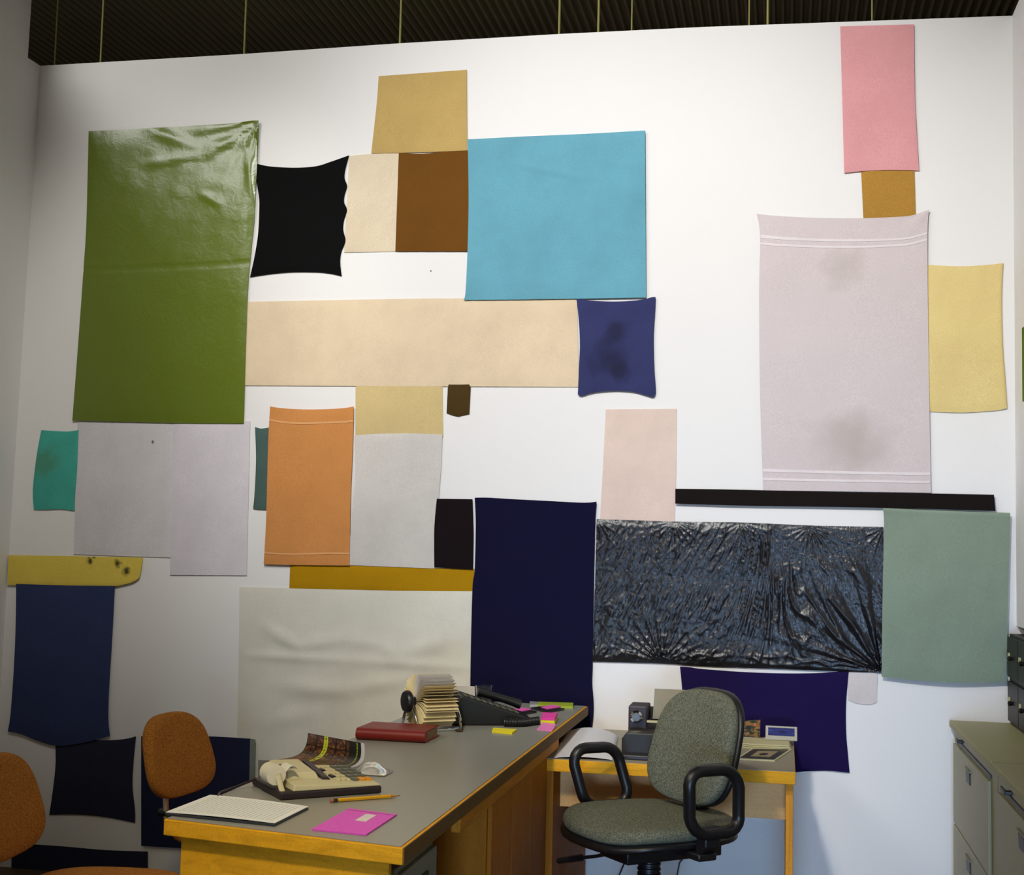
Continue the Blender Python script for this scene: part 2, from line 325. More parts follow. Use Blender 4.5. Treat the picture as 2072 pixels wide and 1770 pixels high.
# black wrinkled plastic
n = N('black_polythene'); v = n.coord((1, 1, 1)); n.base((.006, .006, .009))
n.set(Roughness=.27, Specular_IOR_Level=.6); w1 = n.noise(n.coord((70, 1, 34), rot=(0, -.35, 0)), 1.6, 5, .6, 1.2); n.bump(w1, .35, .004)
pins = [(p[0], p[1], a, k) for p, a, k in zip([(-0.6737,1.4146),(-0.3911,1.4145),(-0.1501,1.4137),(0.0951,1.4077),(0.3456,1.4021),(-0.6736,0.9035),(-0.4291,0.9022),(0.3394,0.9011),(-0.2954,0.9074)], (.008, .010, .008, .010, .010, .008, .012, .016, .006), (16, 22, 17, 22, 16, 14, 26, 18, 20))]
def crinkle(u, v, x, z):
    h = 0
    for px, pz, a, k in pins: h += fan(px, pz, {18: .22, 26: .09, 20: .05}.get(k, .05), a*(1.1 if k == 18 else .75), k, px*40)(u, v, x, z)
    t = max(0, min(1, (u-.48)/.3)); t = t*t*(3-2*t); zz = z-1.0
    xs = x + (-.55+1.15*t)*zz
    r = 1-abs(noise.noise(Vector((xs*(44-26*t), z*(9-6*t), 1.3))))*2
    r2 = 1-abs(noise.noise(Vector((xs*75, z*20, 7.1))))*2
    r3 = 1-abs(noise.noise(Vector((x*14, z*46+x*4, 4.4))))*2
    r4 = 1-abs(noise.noise(Vector((x*60, z*60, 2.2))))*2
    w = v + .03*math.sin(u*9) + .05*nz(x*3, z*2, 5)
    b1 = abs(math.sin((w*2.35+.12)*PI))**.6 if u < .62 else max(0, math.sin(min(1, max(0, (w-.27)/.7))*PI))**.5
    h += (.0040*max(0, r)**2*(1+1.0*t))*(.12+.88*b1) + .0020*max(0, r2)*(.3+.7*b1)*(1-.5*t) + .0011*max(0, r3)**2*(1-.7*b1) + .0009*r4
    if v > .88: h += .004*max(0, r3)*min(1, (v-.88)/.05)*min(1, (1-v)/.02)
    return h*min(1, 20*min(v, 1-v)+.1)
cloth('plastic_sheet', 'wide shiny black plastic sheet covered in fine wrinkles', 'plastic sheet', n.m,
      [(-0.6774,1.4182),(-0.3911,1.4145),(-0.1501,1.4155),(0.095,1.4095),(0.3473,1.4092)], [], [(-0.6826,0.8959),(-0.429,0.8987),(-0.2863,0.8954),(-0.058,0.8956),(0.1663,0.8959),(0.3411,0.896)], [], .006, crinkle, 300, 150, .004)
cloth('towel', 'grey green towel right of the black wrinkled plastic', 'towel', fabric('sage_terry', alb((118, 132, 118), (205, 204, 206)), .1),
      [(0.3438,1.4758),(0.5379,1.4704),(0.7733,1.4659)], [(0.7651,1.1873)], [(0.3411,0.8839),(0.4535,0.8765),(0.6192,0.8749),(0.7568,0.8823)], [(0.349,1.4197),(0.3442,1.175)], .020,
      add(lambda u, v, x, z: .006*(.5+.5*math.sin(u*7-v*2))*(.3+.7*v), lambda u, v, x, z: .003*math.exp(-((v-.03)/.02)**2)), 40, 50)
cloth('towel', 'tall dark navy towel hanging behind the far end of the main desk', 'towel', fabric('navy_terry', alb((13, 12, 43), (222, 220, 218)), .12),
      [(-1.141,1.4897),(-1.0875,1.4906),(-0.9925,1.4865),(-0.8795,1.4827),(-0.7303,1.4777),(-0.6786,1.4822)], [(-0.68,1.4584),(-0.6826,1.3998),(-0.6833,1.2358),(-0.6826,0.8959),(-0.6831,0.8205),(-0.676,0.7313)], [(-1.1302,0.6308),(-0.8984,0.6384),(-0.6817,0.6488)], [(-1.1346,1.3911),(-1.1341,1.2242),(-1.1413,1.1317),(-1.1396,0.7741),(-1.1299,0.6926)], .012, None, 40, 60)
cloth('cloth', 'dark indigo cloth below the black plastic and behind the grey office chair', 'cloth', fabric('indigo_cotton', alb((24, 14, 60), (205, 204, 208)), .1),
      [(-0.3645,0.8905),(-0.3218,0.8887),(-0.2862,0.8848),(-0.1102,0.8795),(0.0634,0.883),(0.1834,0.8931),(0.231,0.9071)], [(0.2212,0.7891),(0.2215,0.6857),(0.2286,0.6001)], [(-0.3261,0.5221),(-0.0378,0.5273),(0.0825,0.5408),(0.1677,0.5471),(0.2338,0.5439)], [(-0.3544,0.7988)], .004, lambda u, v, x, z: .003*max(0, math.sin(u*22))*v, 50, 40)
cloth('cloth', 'small pale pinkish scrap of cloth below the right end of the black plastic', 'cloth', fabric('scrap_cotton', alb((198, 188, 190), (208, 206, 210)), .08),
      [(0.2277,0.9018),(0.3293,0.9042)], [], [(0.228,0.7963),(0.2602,0.7857),(0.3025,0.7841),(0.3261,0.7938)], [], .003)
cloth('cloth', 'mustard yellow horizontal strip of cloth below the orange towel', 'cloth', fabric('mustard_cotton', alb((152, 110, 6), (196, 190, 180)), .1),
      [(-1.8667,1.2283),(-1.5246,1.2217),(-1.1379,1.2223)], [], [(-1.867,1.1295),(-1.5217,1.1318),(-1.2503,1.1359),(-1.1358,1.1392)], [], .003, None, 40, 8)
cloth('cloth', 'small black upright cloth left of the tall navy towel', 'cloth', fabric('black_small_cotton', alb((22, 13, 17), (225, 223, 220))),
      [(-1.2889,1.4837),(-1.1504,1.484)], [(-1.1432,1.3538)], [(-1.2913,1.2258),(-1.2182,1.2221),(-1.1417,1.2204)], [(-1.2954,1.3693)], .009)
cloth('towel', 'off white upright cloth right of the orange towel', 'towel', fabric('offwhite_terry', alb((207, 201, 192), (226, 224, 220)), .08),
      [(-1.6221,1.7225),(-1.5409,1.7287),(-1.4032,1.7315),(-1.2745,1.7285)], [(-1.2766,1.5947),(-1.2854,1.4256)], [(-1.6311,1.2247),(-1.4854,1.2227),(-1.2912,1.2202)], [(-1.6151,1.5717),(-1.6245,1.3817)], .006, lambda u, v, x, z: .003*math.exp(-(u/.04)**2), 30, 40)
cloth('cloth', 'tan rectangle of cloth under the left half of the long beige strip', 'cloth', fabric('straw_cotton', alb((210, 186, 130), (230, 228, 224)), .1),
      [(-1.6268,1.9221),(-1.2798,1.9199)], [], [(-1.6199,1.7168),(-1.2723,1.7191)], [], .003)
cloth('cloth', 'small dark brown pocket shaped scrap of cloth with a pointed bottom', 'cloth', fabric('dark_brown_cotton', alb((76, 57, 24), (236, 234, 232))),
      [(-1.2585,1.9237),(-1.1695,1.9236)], [(-1.1702,1.8782),(-1.1722,1.8064)], [(-1.2612,1.8099),(-1.2397,1.8024),(-1.2163,1.7968),(-1.1991,1.8007),(-1.1722,1.8064)], [], .003, None, 12, 12)
OT = fabric('orange_terry', alb((196, 131, 72), (218, 214, 208)), .12)
o, s = cloth('towel', 'orange brown hand towel with a woven band near each end', 'towel', OT,
      [(-1.9692,1.8329),(-1.9056,1.8252),(-1.8041,1.8216),(-1.6835,1.8258),(-1.6278,1.8337)], [(-1.6268,1.6861),(-1.6284,1.4955)], [(-1.9715,1.22),(-1.8423,1.2194),(-1.6251,1.223)], [(-1.9715,1.6834),(-1.9683,1.3942)], .013, None, 30, 50)
OB = fabric('orange_band', alb((214, 156, 100), (218, 214, 208)), .06)
for a in (.108, .893): band(o, s, lambda u, a=a: a+.004*math.sin(u*6), lambda u, a=a: a+.012+.004*math.sin(u*6), OB)
cloth('cloth', 'narrow dark green sliver of cloth peeking out left of the orange towel', 'cloth', fabric('bottle_green_cotton', alb((72, 90, 82), (214, 208, 200))),
      [(-2.0316,1.7529),(-2.0088,1.7472),(-1.9843,1.7492),(-1.9438,1.7572)], [], [(-2.0269,1.4336),(-1.9962,1.4303),(-1.9392,1.4312)], [(-2.0224,1.6248),(-2.0231,1.4895)], .005, None, 12, 24)
cloth('cloth', 'small teal green cloth at the left end of the wall', 'cloth', fabric('teal_cotton', alb((54, 124, 106), (168, 160, 150)), .12, .1, extra=spots([(-.06, .03, .09)], alb((58, 86, 58), (168, 160, 150)), .6)),
      [(-2.9478,1.7359),(-2.8928,1.7322),(-2.8273,1.7306),(-2.7842,1.7369)], [(-2.7823,1.5774),(-2.7857,1.4781)], [(-2.9627,1.4136),(-2.9081,1.4146),(-2.8431,1.4177),(-2.7844,1.4127)], [(-2.9619,1.6355),(-2.9716,1.4953)], .005)
cloth('cloth', 'pale mauve cloth right of the small teal cloth', 'cloth', fabric('mauve_cotton', alb((169, 157, 152), (178, 168, 160)), .08, extra=spots([(.115, .18, .009)], srgb(70, 66, 90))),
      [(-2.7912,1.7868),(-2.374,1.7826)], [], [(-2.7795,1.2391),(-2.5656,1.2363),(-2.3593,1.2355)], [], .003)
cloth('cloth', 'pale pinkish grey cloth left of the dark green sliver', 'cloth', fabric('pinkgrey_cotton', alb((178, 165, 162), (186, 177, 168)), .08),
      [(-2.3759,1.7786),(-2.0531,1.7761)], [], [(-2.3624,1.1676),(-2.0429,1.1742)], [], .005)
cloth('cloth', 'mustard tan strip with black stains and a torn right end', 'cloth', fabric('stained_cotton', alb((170, 128, 46), (152, 144, 126)), .12, .05, extra=spots([(.075, .026, .017), (.09, .045, .012), (.195, .018, .02), (.232, -.012, .024)], (.012, .012, .014), .9)),
      [(-3.0618,1.2285),(-2.7791,1.2312),(-2.4787,1.2326)], [(-2.483,1.1897),(-2.4897,1.1545)], [(-3.0593,1.1094),(-2.8375,1.1137),(-2.6296,1.1156),(-2.581,1.1189),(-2.5183,1.1343),(-2.4957,1.1485)], [], .010, None, 50, 12)
cloth('cloth', 'dark slate blue upright cloth hanging below the stained mustard strip', 'cloth', fabric('slate_cotton', alb((25, 29, 42), (128, 122, 104)), .14),
      [(-3.0201,1.1145),(-2.7944,1.1149),(-2.5915,1.1186)], [(-2.5929,0.934),(-2.596,0.7021),(-2.5928,0.5966),(-2.5833,0.5338)], [(-3.0235,0.5297),(-2.9668,0.5227),(-2.8899,0.4994),(-2.8034,0.4844),(-2.6978,0.5013),(-2.5833,0.5338)], [(-3.0157,1.0375),(-3.011,0.8409),(-3.0149,0.606)], .012)
cloth('pillowcase', 'black pillowcase with curved edges low on the wall at left', 'pillowcase', fabric('black_pillow_cotton', alb((9, 9, 10), (84, 80, 60))),
      [(-2.8236,0.5413),(-2.72,0.5194),(-2.635,0.514),(-2.5511,0.5201),(-2.5054,0.5281),(-2.4766,0.5372)], [(-2.4822,0.4398),(-2.4818,0.3449),(-2.4668,0.2511)], [(-2.8292,0.2142),(-2.7466,0.2211),(-2.6516,0.223),(-2.5569,0.2173),(-2.4646,0.2059)], [(-2.8128,0.4223),(-2.8193,0.3067)], .005)
cr = [(-1.964,0.9786),(-1.8206,0.9081),(-1.6531,0.9442),(-1.4358,0.8815),(-2.0304,0.8682),(-1.6503,0.864),(-1.1474,0.8559),(-1.905,0.7601),(-1.6268,0.7532),(-1.3946,0.8),(-1.9296,0.6184),(-1.742,0.6644),(-1.8241,0.7354),(-1.4761,0.9264),(-1.2453,0.9532)]
cloth('bed_sheet', 'wide cream sheet with long folds across it, behind the main desk', 'sheet', fabric('cream_sheet', alb((186, 178, 154), (192, 186, 172)), .05, .05),
      [(-2.0717,1.1294),(-1.8389,1.1303),(-1.5217,1.1318),(-1.1358,1.1392)], [], [(-2.0505,0.276),(-1.6139,0.3754),(-1.1215,0.5841)], [(-2.0648,0.9144)], .003,
      add(*[crease(cr[a], cr[b], w, am) for a, b, w, am in ((0, 1, .02, .011), (1, 2, .025, .008), (2, 13, .03, .006), (13, 3, .03, .006), (3, 14, .03, .008), (4, 5, .016, .008), (5, 6, .02, .007), (7, 8, .03, .008), (8, 9, .03, .009), (10, 11, .03, .007), (12, 8, .03, .006))]), 80, 60)
o, s = cloth('cloth', 'black cloth with a grey green edge strip behind the brown chair', 'cloth', fabric('charcoal_cotton', alb((10, 11, 17), (110, 104, 80))),
      [(-2.4475,0.5405),(-2.1902,0.5532),(-1.9974,0.5533)], [], [(-2.4275,0.1235),(-2.2019,0.125),(-1.9898,0.1203)], [], .018)
M().sheet(lambda u, v: (s(1, v)[0]+.022*u, -.019-.003*u, s(1, v)[2]-.002*u), 3, 16, (0, .003, 0)).build('edge_strip', fabric('edge_strip_cotton', alb((66, 68, 48), (130, 124, 100))), parent=o, label='grey green edge strip')
cloth('cloth', 'dull grey brown cloth low on the wall just above the desk edge', 'cloth', fabric('taupe_cotton', alb((84, 78, 56), (140, 132, 104))),
      [(-1.962,0.4747),(-1.894,0.4746),(-1.8041,0.4663)], [], [(-1.9528,0.2447),(-1.7958,0.2451)], [], .018, None, 12, 12)
cloth('cloth', 'black cloth at floor level behind the nearest brown chair', 'cloth', fabric('floor_black_cotton', alb((8, 8, 10), (84, 80, 60))),
      [(-2.9855,0.0953),(-2.7824,0.0969),(-2.58,0.0948),(-2.4057,0.1005)], [], [(-2.977,-0.0515),(-2.6071,-0.0296),(-2.3998,-0.0227)], [], .006, None, 16, 8)

nl = [(-1.3392,2.361),(-2.4205,1.6936)]
o = M().lathe([(.0028, 0), (.0025, .003), (.001, .004)], 8, ax=(0, -1, 0)).build('nail', plain('nail_dark', srgb(60, 56, 60), .5), loc=(nl[0][0], 0, nl[0][1])); tag(o, 'small dark nail in the bare wall below the brown cloth', 'nail')

# ------------------------------------------------------------------ main desk
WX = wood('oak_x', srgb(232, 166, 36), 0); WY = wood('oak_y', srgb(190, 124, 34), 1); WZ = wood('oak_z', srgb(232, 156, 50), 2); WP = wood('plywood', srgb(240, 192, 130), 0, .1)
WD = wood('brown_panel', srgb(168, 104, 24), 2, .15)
n = N('grey_laminate'); v = n.coord(); f = n.noise(v, 420, 2)
n.base(n.mix(f, srgb(126, 126, 120), srgb(162, 162, 154))); n.set(Roughness=.34, Specular_IOR_Level=.4); LAM = n.m
desk = thing('desk', 'long narrow desk with grey laminate top and yellow wood edges', 'desk', (-.97, -1.2, 0))
def D(mb): 
    mb.v = [(x+.97, y+1.2, z) for x, y, z in mb.v]; return mb
tp = [(-1.238, -2.362), (-.700, -2.474), (-.694, -.05), (-1.236, -.05)]
ins = [(-1.233, -2.356), (-.706, -2.466), (-.700, -.055), (-1.231, -.055)]
D(M().prism(tp, .706, .738)).build('desk_top', WX, desk, smooth=0, bevel=.002)
D(M().prism([(-.7005, -2.470), (-.6975, -2.470), (-.6905, -.05), (-.6945, -.05)], .7065, .7375)).build('shaded_edge', wood('edge_shade_brown', srgb(112, 84, 44), 1, .1), desk, smooth=0, label='right desk edge, coloured darker for shade')  # shade put into the colour: dark strip over the yellow wood edge
D(M().prism(ins, .7385, .740)).build('laminate_surface', LAM, desk, smooth=0)
D(M().prism([(-1.206, -2.345), (-.735, -2.444), (-.735, -2.424), (-1.206, -2.325)], 0, .706)).build('front_panel', WX, desk, smooth=0, bevel=.0015)
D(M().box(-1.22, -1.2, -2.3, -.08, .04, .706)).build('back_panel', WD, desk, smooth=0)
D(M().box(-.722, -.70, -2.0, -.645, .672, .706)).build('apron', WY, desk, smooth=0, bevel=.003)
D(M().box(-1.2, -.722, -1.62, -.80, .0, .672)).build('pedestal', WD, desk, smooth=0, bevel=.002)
for y0, y1 in ((-1.61, -1.345), (-1.34, -1.075), (-1.07, -.805)):
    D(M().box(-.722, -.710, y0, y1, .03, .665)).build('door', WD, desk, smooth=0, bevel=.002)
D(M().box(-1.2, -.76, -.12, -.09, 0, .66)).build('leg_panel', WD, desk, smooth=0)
# grey drawer unit under the near end
fc = thing('drawer_unit', 'small grey drawer unit standing under the near end of the desk', 'cabinet', (-.97, -2.15, 0))
GM = plain('grey_steel', srgb(120, 118, 96), .5, 0, .05)
M().box(-.2, .208, -.15, .15, .02, .655).build('body', GM, fc, smooth=0, bevel=.003)
for z0, z1 in ((.03, .33), (.34, .645)):
    d = M().box(.208, .22, -.142, .142, z0, z1).build('drawer', GM, fc, smooth=0, bevel=.003)
    M().box(.22, .226, -.05, .05, z1-.05, z1-.035).build('handle', plain('dark_handle', srgb(40, 38, 32), .4), d, smooth=0)
for sx in (-.17, .17):
    for sy in (-.12, .12): M().lathe([(.015, 0), (.015, .02)], 10, (sx, sy, 0)).build('foot', plain('rubber', srgb(20, 20, 20), .7), fc)

# ------------------------------------------------------------------ return desk
rd = thing('side_desk', 'low side desk with wooden front edge against the wall behind the office chair', 'desk', (-.4, -.4, 0))
def RD(mb):
    mb.v = [(x+.4, y+.4, z) for x, y, z in mb.v]; return mb
RD(M().box(-.728, .040, -.80, -.055, .622, .6585)).build('desk_top', WX, rd, smooth=0, bevel=.002)
LAM2 = plain('beige_laminate', srgb(150, 142, 122), .5, 0, .08, 420)
RD(M().box(-.727, .038, -.797, -.056, .6585, .66)).build('laminate_surface', LAM2, rd, smooth=0)
RD(M().box(.012, .034, -.76, -.06, 0, .622)).build('leg_panel', WZ, rd, smooth=0, bevel=.0015)
RD(M().box(-.727, -.69, -.795, -.06, 0, .622)).build('leg_panel', WD, rd, smooth=0, bevel=.0015)
RD(M().box(-.69, .012, -.66, -.642, .492, .622)).build('modesty_panel', WP, rd, smooth=0)

# ------------------------------------------------------------------ filing cabinets at right
STEEL = plain('olive_steel', srgb(152, 149, 118), .5, 0, .06, 30); STT = plain('olive_steel_top', srgb(152, 146, 104), .55, 0, .06, 30)
DK = plain('dark_plastic', srgb(32, 28, 36), .45)
for k, (y0, y1, lab) in enumerate([(-.98, -.02, 'grey lateral filing cabinet standing against the white wall'), (-1.97, -.995, 'second grey lateral filing cabinet, nearer the camera')]):
    fcab = thing('filing_cabinet', lab, 'cabinet', (.92, (y0+y1)/2, 0), 0, 'grey filing cabinets along the right wall')
    h = (y1-y0)/2
    M().box(-.334, .34, -h, h, .0, .722).build('body', STEEL, fcab, smooth=0, bevel=.003)
    M().box(-.352, .34, -h, h, .722, .745).build('top', STT, fcab, smooth=0, bevel=.004)
    for z0, z1 in ((.145, .405), (.412, .675)):
        d = M().box(-.346, -.334, -h+.10, h-.06, z0, z1).build('drawer', STEEL, fcab, smooth=0, bevel=.003)
        yc = (.06*-1+.10)/2
        M().prism([(yc-.035, z1-.035), (yc-.045, z1-.07), (yc+.035, z1-.07), (yc+.045, z1-.035)], -.350, -.346, 'x').build('handle', DK, d, smooth=0)
        M().box(-.352, -.346, yc-.055, yc+.055, z1-.032, z1-.027).build('label_holder', GM, d, smooth=0)
    M().box(-.338, -.333, -h+.10, h-.06, .682, .692).build('pull_slot', DK, fcab, smooth=0)
    M().box(-.355, -.334, h-.245, h-.225, .698, .708).build('latch', DK, fcab, smooth=0, bevel=.002)
cf = thing('card_file', 'dark card file drawers on top of the filing cabinet', 'drawer unit', (.957, -.36, .745))
CFM = plain('dark_bronze', srgb(22, 17, 9), .5, .1, .15)
M().box(-.19, .2, -.33, .33, 0, .305).build('body', CFM, cf, smooth=0, bevel=.004)
for r_, (z0, z1) in enumerate(((.01, .145), (.158, .295))):
    for q in range(3):
        y1 = .325-q*.217 
        d = M().box(-.198, -.19, y1-.21, y1, z0, z1).build('drawer', CFM, cf, smooth=0, bevel=.003)
        M().box(-.202, -.198, y1-.055, y1-.03, (z0+z1)/2-.01, (z0+z1)/2+.015).build('label_holder', plain('pale_card', srgb(200, 196, 150), .6), d, smooth=0)
        M().lathe([(.006, 0), (.009, .012), (.004, .016)], 10, (-.198, y1-.105, (z0+z1)/2), (-1, 0, 0)).build('knob', CFM, d)

# ------------------------------------------------------------------ pads and chairs
def pad(w, d, t, crown=.3, e=3.2, taper=0, rings=9, seg=40, shape=None):
    """cushion lying in the local x-y plane, superellipse outline, domed on both faces"""
    m = M(); rows = []
    def outline(a):
        c, s_ = math.cos(a), math.sin(a)
        x = math.copysign(abs(c)**(2/e), c)*w/2; y = math.copysign(abs(s_)**(2/e), s_)*d/2
        return x*(1+taper*y/(d/2)), y
    for i in range(rings):
        ph = -PI/2+PI*i/(rings-1); k = math.cos(ph); h = math.sin(ph)
        sc_ = 1-(1-max(0, k)**.45)*.16 if i not in (0, rings-1) else .84*.9
        rows.append((sc_, h*t/2*(.8)))
    b = 0
    for sc_, h in rows:
        for j in range(seg):
            x, y = outline(2*PI*j/seg); m.v.append((x*sc_, y*sc_, h))
    k = len(rows)
    for i in range(k-1):
        for j in range(seg): m.f.append((i*seg+j, i*seg+(j+1) % seg, (i+1)*seg+(j+1) % seg, (i+1)*seg+j))
    # domed caps
    for side, base in ((0, 0), (1, (k-1)*seg)):
        prev = base; hz = rows[0][1] if side == 0 else rows[-1][1]; sgn = -1 if side == 0 else 1
        for q, f in enumerate((.75, .5, .25)):
            st = len(m.v)
            for j in range(seg):
                x, y = outline(2*PI*j/seg); m.v.append((x*.756*f, y*.756*f, hz+sgn*crown*t*(1-f*f)*.5))
            for j in range(seg):
                fc_ = (prev+j, prev+(j+1) % seg, st+(j+1) % seg, st+j); m.f.append(fc_ if side else tuple(reversed(fc_)))
            prev = st
        c = len(m.v); m.v.append((0, 0, hz+sgn*crown*t*.5))
        for j in range(seg):
            t3 = (prev+j, prev+(j+1) % seg, c); m.f.append(t3 if side else tuple(reversed(t3)))
    return m
def warp(m, fn): m.v = [fn(*p) for p in m.v]; return m
BLK = plain('black_plastic', srgb(22, 21, 24), .38, 0, .1, 60); CHR = plain('chrome', (.75, .74, .70), .12, 1.0, .02); RUB = plain('black_rubber', srgb(16, 16, 17), .6)
n = N('grey_upholstery'); v = n.coord(); f = n.noise(v, 260, 2, .7); n.base(n.ramp(f, [(.3, srgb(66, 68, 60)), (.5, srgb(104, 106, 92)), (.72, srgb(140, 140, 122))])); n.set(Roughness=.95, Specular_IOR_Level=.1); n.bump(f, .5, .002); GREY = n.m
n = N('rust_upholstery'); v = n.coord(); f = n.noise(v, 300, 2, .7); n.base(n.ramp(f, [(.3, srgb(120, 70, 26)), (.5, srgb(176, 114, 48)), (.72, srgb(208, 148, 74))])); n.set(Roughness=.95, Specular_IOR_Level=.1); n.bump(f, .5, .002); RUST = n.m

def star_base(t, rad, metal):
    M().lathe([(.03, .075), (.036, .08), (.036, .12), (.026, .14)], 16).build('base_hub', metal, t)
    for k in range(5):
        a = 2*PI*k/5+.3; c, s_ = math.cos(a), math.sin(a)
        M().tube([(.02*c, .02*s_, .1), (rad*.6*c, rad*.6*s_, .09), (rad*c, rad*s_, .068)], [.022, .018, .014], 8).build('base_leg', metal, t)
        cs = M().lathe([(.026, -.02), (.028, -.012), (.028, .012), (.026, .02)], 14, (rad*c, rad*s_, .0282), (-s_, c, 0)).build('caster', BLK, t)
        M().lathe([(.006, .05), (.006, .075)], 8, (rad*c, rad*s_, 0)).build('caster_stem', CHR, cs)
def rrect(w, h, r, n=5):
    out = []
    for cx, cy, a0 in ((w/2-r, h/2-r, 0), (-w/2+r, h/2-r, 90), (-w/2+r, -h/2+r, 180), (w/2-r, -h/2+r, 270)):
        for i in range(n+1): a = R(a0+90*i/n); out.append((cx+r*math.cos(a), cy+r*math.sin(a)))
    return out
# office chair
oc = thing('office_chair', 'grey upholstered swivel office chair with black loop armrests', 'chair', (-.362, -1.12, 0), R(-50))
star_base(oc, .28, BLK)
prof = [(.031, .13)]
z = .14
while z < .44: prof += [(.033, z), (.033, z+.006), (.030, z+.008), (.030, z+.012)]; z += .014
M().lathe(prof + [(.028, .456)], 20).build('gas_column', BLK, oc)
M().box(-.07, .07, -.12, .2, .455, .50).box(-.25, .27, -.03, .03, .498, .518).box(-.268, -.245, -.02, .03, .505, .56).prism([(.24, .498), (.285, .535), (.285, .59), (.262, .59), (.24, .54)], -.02, .03, 'y').build('mechanism', BLK, oc, bevel=.005)
M().tube([(-.05, -.05, .465), (-.12, -.10, .44), (-.18, -.13, .425)], .005, 8).tube([(-.16, -.12, .430), (-.235, -.155, .408)], [.010, .008], 8).build('lever', BLK, oc)
sh = warp(pad(.455, .445, .03, .1, 2.9, -.05), lambda x, y, z: (x, y, .529+z + (-.022*max(0, (-y-.1)/.12)**2 if y < -.1 else 0)))
sh.build('seat_shell', BLK, oc, smooth=60)
st = warp(pad(.445, .435, .048, .35, 2.9, -.05), lambda x, y, z: (x, y, .557+z + (-.022*max(0, (-y-.1)/.12)**2 if y < -.1 else 0)))
st.build('seat', GREY, oc, smooth=60)
def backw(dz, dy, lean=.12, curve=.5):
    # local pad x->x, y->height, z->thickness (front = -y)
    return lambda x, y, z: (x-.018, dy - z + lean*y - curve*x*x, dz + y)
warp(pad(.365, .315, .05, .3, 3.0, -.06), backw(.750, .172, .27)).build('backrest', GREY, oc, smooth=60)
warp(pad(.375, .325, .03, .2, 3.0, -.06), backw(.750, .196, .27)).build('backrest_shell', BLK, oc, smooth=60)
br = []
for i in range(14):
    t = i/13; br.append((0, .13+.045*math.sin(t*PI/2), .455+.2*t))
bm = M()
for i, p in enumerate(br): pass
M().tube([(0, .10, .48), (0, .15, .482), (0, .17, .51), (0, .175, .57), (0, .185, .64)], .012, 8, flat=.5).build('back_bracket', BLK, oc)
bl = M(); z = .50
prof = []
while z < .62: prof += [(.030, z), (.030, z+.005), (.026, z+.007), (.026, z+.010)]; z += .012
bl.lathe(prof, 14, (0, .172, 0)).build('bellows', BLK, oc)
for sx in (-1, 1):
    loop = [(sx*((.262 if sx < 0 else .285) + (.012 if q > 0 else -.006)), p*1.0 + .005 - .02*q/.1, (.634 if sx < 0 else .655)+q) for p, q in rrect(.160, .168, .048)]
    ar = M().tube(loop, (.0165), 10, closed=True, up=(1, 0, 0), flat=1.05).build('armrest', BLK, oc, smooth=60)
# brown side chairs
def side_chair(loc, rz, lab, seat_z=.445):
    t = thing('side_chair', lab, 'chair', loc, rz, 'rust brown task chairs left of the desk')
    star_base(t, .25, CHR)
    M().lathe([(.014, .13), (.014, seat_z-.07)], 12).build('column', CHR, t)
    M().box(-.06, .06, -.08, .12, seat_z-.075, seat_z-.045).build('mechanism', BLK, t, bevel=.004)
    warp(pad(.42, .40, .055, .3, 3.0, 0), lambda x, y, z: (x, y, seat_z-.022+z)).build('seat', RUST, t, smooth=60)
    M().tube([(0, .08, seat_z-.06), (0, .25, seat_z-.058), (0, .285, seat_z-.03), (0, .29, seat_z+.05), (0, .295, seat_z+.14), (0, .305, seat_z+.2)], .009, 8).build('back_bar', CHR, t)
    M().lathe([(.012, 0), (.012, .03)], 10, (0, .28, seat_z+.0), (0, 1, 0)).build('knob', BLK, t)
    warp(pad(.36, .25, .05, .25, 3.0, -.10), lambda x, y, z: (x, .262-z+.27*y-.45*x*x, seat_z+.185+y)).build('backrest', RUST, t, smooth=60)
    lv = M().tube([(-.05, -.02, seat_z-.06), (-.19, .05, seat_z-.075)], .003, 6).tube([(-.185, .048, seat_z-.0745), (-.20, .056, seat_z-.076)], .006, 8).build('lever', CHR, t)
    return t
side_chair((-1.60, -1.00, 0), R(84), 'rust brown task chair with chrome back bar close to the wall', .455)
side_chair((-1.67, -1.80, 0), R(97), 'nearest rust brown task chair, cut off at the lower left corner', .445)

# ------------------------------------------------------------------ things on the main desk
T = .7403
def printed(name, paper, ink, rows, rot=0, gaps=.5, src='UV', aspect=1):
    n = N(name); v = n.coord(src=src); sx = n.add('ShaderNodeSeparateXYZ'); n.L(v, sx.inputs[0])
    y = n.math('FRACT', n.math('MULTIPLY', sx.outputs[rot], rows)); ln = n.math('LESS_THAN', y, .45)
    mp = n.coord((60, rows, 1) if rot == 1 else (rows, 60, 1), src); g = n.math('GREATER_THAN', n.noise(mp, 1.0, 2), .42)
    ox = sx.outputs[1-rot]
    mask = n.math('MULTIPLY', n.math('GREATER_THAN', ox, .08), n.math('LESS_THAN', ox, .92)); m2 = n.math('MULTIPLY', n.math('GREATER_THAN', sx.outputs[rot], .07), n.math('LESS_THAN', sx.outputs[rot], .94))
    f = n.math('MULTIPLY', n.math('MULTIPLY', ln, g), n.math('MULTIPLY', mask, m2))
    n.base(n.mix(f, paper, ink)); n.set(Roughness=.8, Specular_IOR_Level=.2); return n.m
def quad(p, lift=None):
    def fn(u, v):
        x = (1-u)*(1-v)*p[0][0]+u*(1-v)*p[1][0]+u*v*p[2][0]+(1-u)*v*p[3][0]; y = (1-u)*(1-v)*p[0][1]+u*(1-v)*p[1][1]+u*v*p[2][1]+(1-u)*v*p[3][1]
        return x, y, (lift(u, v) if lift else 0)
    return fn
